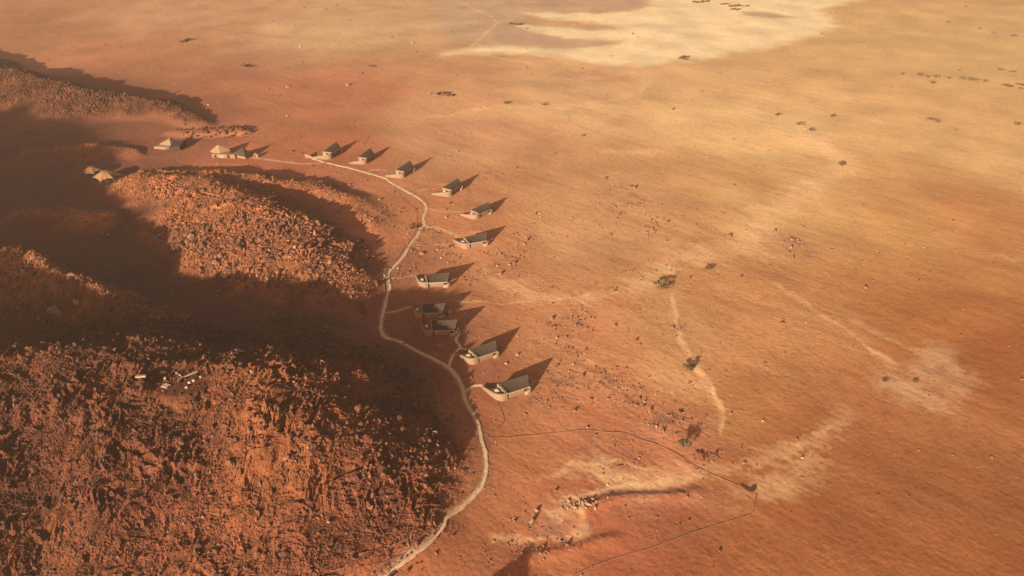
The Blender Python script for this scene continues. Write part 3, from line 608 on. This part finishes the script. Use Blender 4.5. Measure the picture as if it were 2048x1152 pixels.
colr = rockcol(len(x), 5, (.150, .062, .031), .03); nz = ((y < 230) * 1.0)[:, None]; colr = colr * (1 - .45 * (y > 395)[:, None]) * (1 - nz * np.array((.20, .22, .22))) * (1 - .38 * nz * ss(-70, -115, x - .3 * (y - 140))[:, None]); o_ = np.argsort(-s / dp); top, rest = o_[:300], o_[300:]  # rubble colour carries the same painted lower-left vignette
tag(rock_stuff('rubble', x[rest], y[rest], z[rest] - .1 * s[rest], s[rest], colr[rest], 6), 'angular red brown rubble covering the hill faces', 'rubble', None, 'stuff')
bmesh_rocks = []
for k in range(7, 14):
    V, Fa = TEMPL[k]; me_o = mesh_np('boulder', V, Fa, mat('boulder_rock', (.100, .043, .024), var=.3, scale=1.2, bump=.6, bscale=3)); bmesh_rocks.append(me_o.data); bpy.data.objects.remove(me_o)
r_ = np.random.RandomState(9)
for q, i in enumerate(top):
    o = bpy.data.objects.new('boulder', bmesh_rocks[q % 7]); link(o); o.location = (x[i], y[i], z[i] + .05 * s[i]); sc_ = s[i] * .75; o.scale = (sc_ * (.8 + .5 * r_.rand()), sc_, sc_ * (.8 + .4 * r_.rand()))
    o.rotation_euler = (r_.randn() * .3, r_.randn() * .3, r_.rand() * 6.3)
    u_ = x[i] / dp[i] * FPX + 1024; v_ = 576 - ((z[i] - H0) * math.cos(PITCH) + y[i] * math.sin(PITCH)) / dp[i] * FPX
    nr_ = y[i] < 230; dark_ = q % 7 in (0, 3, 5)
    if nr_: zone = ('on the near crest' if v_ < 800 else 'on the upper face of the near hill' if v_ < 900 else 'on the lower face of the near hill') + (' at far left' if u_ < 200 else ' left of the hollow' if u_ < 330 else ' below the hollow' if u_ < 480 else ' right of the hollow' if u_ < 650 else ' at its right flank')
    elif y[i] < 380: zone = 'on the middle hill ' + ('at its left end' if u_ < 420 else 'at its centre' if u_ < 580 else 'at its right end')
    else: zone = 'on the far upper hill ' + ('at its left end' if u_ < 150 else 'at its centre' if u_ < 280 else 'at its tail')
    tag(o, ('big ' if q < 60 else '' if q < 170 else 'small ') + ('blocky ' if dark_ else 'rounded ') + 'brown boulder ' + zone, 'boulder', 'boulders on the near hill' if nr_ else 'boulders on the farther hills')
# stones and tufts of the plain
def pd(x, y, h):
    a = x * SD[0] + y * SD[1]; b = -x * SD[1] + y * SD[0]
    d = .014 + .20 * ss(.25, .8, fbm(a / 30, b / 6, 3, 95)) * ss(60, -40, x - .25 * y)
    for x0, y0, rx, ry in BW: d = d + .8 * np.exp(-((x - x0) / rx) ** 2 - ((y - y0) / ry) ** 2) * ss(-.3, .35, pn(a / 9, b / 3, 96))
    return np.clip(d, 0, 1) * ss(3.5, 1.5, h)
def off_flat(x, y):
    k = np.ones(len(x), bool)
    for fx, fy, r, fz in FLATS: k &= np.hypot(x - fx, y - fy) > r * .95
    return k
E1 = scatter(110000, -180, 200, 110, 330, pd, .2, .85, 11, 2.6); k = off_flat(E1[0], E1[1]); E1 = [q[k] for q in E1]
E2 = scatter(42000, -330, 480, 330, 860, lambda x, y, h: pd(x, y, h) * .8, .3, 1.0, 12, 2.5); k = off_flat(E2[0], E2[1]); E2 = [q[k] for q in E2]
x, y, z, h, dp, s = [np.concatenate(q) for q in zip(E1, E2)]
r_ = np.random.RandomState(14); tf = r_.rand(len(x)) < .6
cs = rockcol(len(x), 15, (.30, .165, .10), .03)
tag(rock_stuff('stones', x[~tf], y[~tf], z[~tf] - .05, s[~tf] * .62, cs[~tf], 16), 'small stones scattered in bands over the plain', 'stones', None, 'stuff')
ct = np.array((.17, .085, .045)) * (1 + .25 * r_.randn(tf.sum(), 1)).clip(.5, 1.6)
tag(rock_stuff('scrub', x[tf], y[tf], z[tf], s[tf] * .75, ct, 17), 'low dark tufts of dry scrub dotted over the plain', 'scrub', None, 'stuff')
# single pale stones that catch the eye
def boulder(px, py, size, label, m, name='boulder', k=8, group=None, sq=.85):
    p = G(px, py); V, Fa = TEMPL[k]; o = mesh_np(name, V * np.array((size, size, size * sq)) * .5, Fa, m); o.location = p + Vector((0, 0, size * .15)); tag(o, label, 'boulder', group); return o
boulder(770, 551, .9, 'round white stone beside the left edge of the walkway bend', M_pale, k=10)
boulder(1605, 917, .9, 'lone white stone out on the smooth red plain', M_pale, k=9)
boulder(1035, 711, .9, 'pale stone in the sun between the two nearest villas and their shadows', M_pale2, k=11)
boulder(1012, 728, .8, 'pale stone on the slope behind the nearest villa', M_pale2, k=12)
boulder(1022, 755, .9, 'white stone lying in the shadow just behind the roof of the nearest villa', M_pale, k=10)
boulder(870, 868, 1.3, 'pale boulder at the foot of the near hill by the dark footpath', M_stone, k=13)
boulder(896, 887, 1.0, 'pale boulder touching the bend of the dark footpath', M_pale2, k=7)
boulder(742, 1016, 1.2, 'big grey brown boulder low on the near hill flank', M_stone, k=8)
boulder(809, 688, 1.0, 'small dark rock on the walkway inside the hill shadow', M_dark, k=9)
boulder(1073, 1023, .9, 'upright tan boulder above the dry gully', M_stone, k=12, sq=1.5)
boulder(1065, 1045, 1.0, 'tan boulder with a long dark shadow, lower of two above the gully', M_stone, k=11, sq=1.5)
boulder(110, 628, 3.6, 'big pale brown boulder at the foot of the shaded knoll', M_stone, k=13)
boulder(118, 624, 2.2, 'second pale boulder leaning on the big one by the shaded knoll', M_stone, k=10)
boulder(155, 606, 2.4, 'lone sunlit boulder in the dark valley right of the knoll', M_pale2, k=9)
# ------------------------------------------------------------------ bushes and trees
def bush(px, py, w_, h_, label, cat='bush', name='bush', n=260, seed=0, group=None, colm=None, trunk=.25):
    p = G(px, py); o = empty(name, p, 0, label, cat, group); r_ = np.random.RandomState(seed + 100)
    cl = [(r_.randn(3) * (.28, .28, .16)).clip(-.5, .5) for _ in range(9)]; V = []; Fc = []
    for i in range(n):
        c = cl[i % 9] + r_.randn(3) * (.11, .11, .10); c = np.array((c[0] * w_, c[1] * w_, h_ * (trunk + .38 + c[2] * .9)))
        a = r_.randn(3); a /= np.linalg.norm(a); b = np.cross(a, r_.randn(3)); b /= np.linalg.norm(b); sz = w_ * (.045 + .04 * r_.rand())
        k = len(V); V += [c - a * sz, c + b * sz * .6, c + a * sz, c - b * sz * .6]; Fc.append((k, k + 1, k + 2, k + 3))
    mesh_np('crown', V, Fc, colm or M_leaf, o)
    bm = bmesh.new()
    for q in range(5):
        an = q * 1.26 + r_.rand(); tip = Vector((math.cos(an) * w_ * .3, math.sin(an) * w_ * .3, h_ * (trunk + .45))); base = Vector((math.cos(an) * .05, math.sin(an) * .05, -.1)); ax = tip - base
        g_ = bmesh.ops.create_cone(bm, cap_ends=True, segments=5, radius1=.05 * w_ ** .5, radius2=.015, depth=ax.length)
        mt = Matrix.Translation((base + tip) / 2) @ ax.to_track_quat('Z', 'Y').to_matrix().to_4x4(); bmesh.ops.transform(bm, matrix=mt, verts=g_['verts'])
    bm_obj('trunk', bm, M_bark, o); return o
M_leaf2 = mat('green_leaves', (.12, .085, .042), var=.35, scale=2)
bush(1363, 119, 5.0, 2.6, 'round dark shrub alone at the edge of the pale sand', 'tree', 'tree', 500, 1, trunk=.2)
bush(1322, 578, 4.4, 3.0, 'spreading acacia in the dry wash, shadow lying to its upper right', 'tree', 'tree', 520, 2, colm=M_leaf2)
bush(1381, 741, 4.0, 2.0, 'olive shrub on the stony bank of the wash', 'bush', 'bush', 420, 3, colm=M_leaf2)
bush(1366, 896, 3.4, 3.4, 'green leaved tree by the footpath with a dark blot of shade behind', 'tree', 'tree', 520, 4, colm=M_leaf2, trunk=.3)
bush(725, 628, 3.4, 1.6, 'grey bush in the valley shadow, left of the walkway', 'bush', 'bush', 300, 5)
bush(824, 457, 3.2, 1.6, 'grey green bush left of the walkway where two side paths leave', 'bush', 'bush', 300, 6)
bush(1418, 538, 3.4, 1.4, 'flat brown bush in the middle of the wash fan', 'bush', 'bush', 260, 7)
bush(1682, 331, 3.6, 1.6, 'dark bush at the end of the long yellow wash', 'bush', 'bush', 260, 8)
bush(1665, 235, 3.0, 1.6, 'small lone bush on the bright right hand plain', 'bush', 'bush', 220, 9)
bush(1087, 211, 3.0, 1.6, 'right one of two dots of bush on the middle plain', 'bush', 'bush', 220, 10)
bush(1013, 208, 3.4, 1.6, 'left one of two dots of bush on the middle plain', 'bush', 'bush', 220, 11)
bush(1768, 764, 1.8, .8, 'low bush at the left tip of the pale fan on the right plain', 'bush', 'bush', 220, 12)
bush(1832, 764, 1.8, .6, 'streaky bush on top of the pale fan on the right plain', 'bush', 'bush', 220, 13)
bush(893, 631, 3.0, 2.6, 'pale dusty tree at the end of the shaded villa roof', 'tree', 'tree', 320, 14, colm=M_leaf2)
bush(880, 631, 1.8, 1.6, 'small shrub left of the dusty tree by the shaded villa', 'bush', 'bush', 200, 15)
BUSHL = ['small bush heading the far right scrub line', 'second bush of the far right scrub line, long and dark', 'third bush of the far right scrub line, touching the second', 'fourth bush of the far right scrub line', 'bush set below the far right scrub line near its left end',
    'bush alone in a gap of the far right scrub line', 'bush standing above the far right scrub line', 'left end bush of the long dark streak in the scrub line', 'middle bush of the long dark streak in the scrub line', 'right end bush of the long dark streak in the scrub line', 'thin bush between the two darkest streaks of the scrub line',
    'darkest bush of the far right scrub line', 'bush touching the right side of the darkest one', 'bush at the right frame edge, end of the scrub line', 'bush cut by the right frame edge below the scrub line end', 'left one of two bushes above the right end of the scrub line', 'right one of two bushes above the right end of the scrub line',
    'tiny dark bush alone on the upper right plain', 'topmost bush in the upper right corner', 'wide bush under the upper right corner', 'left one of two small bushes left of the wide corner bush', 'right one of two small bushes left of the wide corner bush', 'left bush of a pair on the right plain below the scrub line', 'right bush of a pair on the right plain below the scrub line',
    'upper bush of three along the pale rill', 'middle bush of three along the pale rill', 'lowest bush of three along the pale rill', 'bush at the right frame edge, well below the scrub line']
for i, (a, b, w_) in enumerate([(1804, 150, 3), (1842, 151, 5), (1855, 155, 4), (1872, 154, 5), (1865, 168, 5), (1898, 158, 4), (1918, 142, 3), (1925, 159, 5), (1940, 160, 6), (1950, 161, 5), (1972, 165, 4), (2014, 173, 6), (2020, 175, 5), (2044, 172, 6), (2048, 180, 5),
                                (2000, 141, 4), (2026, 146, 4), (1896, 46, 3), (1931, 14, 3), (2027, 73, 5), (1960, 59, 3), (1987, 67, 3), (1860, 240, 4), (1872, 244, 4), (1555, 232, 4), (1600, 250, 4), (1625, 262, 4), (2035, 250, 4)]):
    bush(a, b, w_, 1.5, BUSHL[i], 'bush', 'bush', 110, 30 + i, 'bushes lining the far right washes')
# rocky outcrops standing out of the plain
pale_rocks = []
for me_ in bmesh_rocks:
    q_ = me_.copy(); q_.materials.clear(); q_.materials.append(M_pale2); pale_rocks.append(q_)
def outcrop(px, py, n, r, size, label, seed, asp=.5, m=None):
    p = G(px, py); r_ = np.random.RandomState(seed); o = empty('outcrop', p, 0, label, 'outcrop'); xs = r_.randn(n) * r; ys = r_.randn(n) * r * asp
    s = size * (.4 + .8 * r_.rand(n)); zs = Hf(xs + p.x, ys + p.y)[0] - p.z
    for k in range(n):
        c = bpy.data.objects.new('rock', (pale_rocks if m else bmesh_rocks)[k % 7]); link(c, o); c.location = (xs[k], ys[k], zs[k]); c.scale = (s[k], s[k] * .8, s[k] * .8); c.rotation_euler = (r_.randn() * .3, r_.randn() * .3, r_.rand() * 6.3)
outcrop(400, 263, 46, 7, .75, 'low rocky rib left of the rockier knob, above the stone hall', 48, .5)
outcrop(458, 259, 60, 6, .85, 'low knob of red brown rocks above the pyramid roofed lodge', 49, .5)
outcrop(493, 132, 26, 2.6, 1.2, 'small knot of dark rocks on the bare upper left plain', 51)
outcrop(367, 83, 14, 2.0, 1.3, 'dark slanting rock rib on the far upper left plain', 52, 1.6)
outcrop(880, 187, 22, 2.6, 1.0, 'left cluster of pale and dark rocks right of the upper hill', 53)
outcrop(903, 191, 14, 1.8, .9, 'right and smaller cluster of rocks right of the upper hill', 54)
outcrop(1032, 49, 22, 3.0, 1.2, 'rock knot at the head of a pale sand tongue', 55)
outcrop(746, 133, 8, 2.0, .8, 'tiny scatter of rocks on the upper middle plain', 56)
for i, (a, b) in enumerate([(1398, 5), (1411, 3), (1450, 8), (1468, 13), (1487, 12), (1472, 19)]):
    outcrop(a, b, 12, 2.6, 1.2, 'rocks of the broken ring on pale sand, piece %s' % ('at its left end', 'left of its top', 'right of its top', 'before its right bend', 'outermost right', 'at its lower right end')[i], 60 + i)
outcrop(1178, 1003, 26, 1.8, .5, 'crumbled yellow rocks at the head of the dry gully', 70, m=1)
outcrop(1418, 912, 20, 1.8, .5, 'broken dark ledge near the right end of the long footpath', 71)
outcrop(1150, 1012, 20, 1.6, .5, 'pale rocks on the gully bank, left of the yellow ones', 72, m=1)
# ------------------------------------------------------------------ haze
HAZE = 0.0002
if HAZE:
    bm = bmesh.new(); box(bm, -11000, 11000, -6500, 9800, -25, 175)
    m = bpy.data.materials.new('haze'); m.use_nodes = True; n = m.node_tree; n.nodes.clear(); out = n.nodes.new('ShaderNodeOutputMaterial'); v = n.nodes.new('ShaderNodeVolumePrincipled')
    v.inputs['Color'].default_value = (1, .80, .60, 1); v.inputs['Density'].default_value = HAZE; v.inputs['Anisotropy'].default_value = .3; n.links.new(v.outputs[0], out.inputs['Volume'])
    tag(bm_obj('haze', bm, m), kind='stuff')
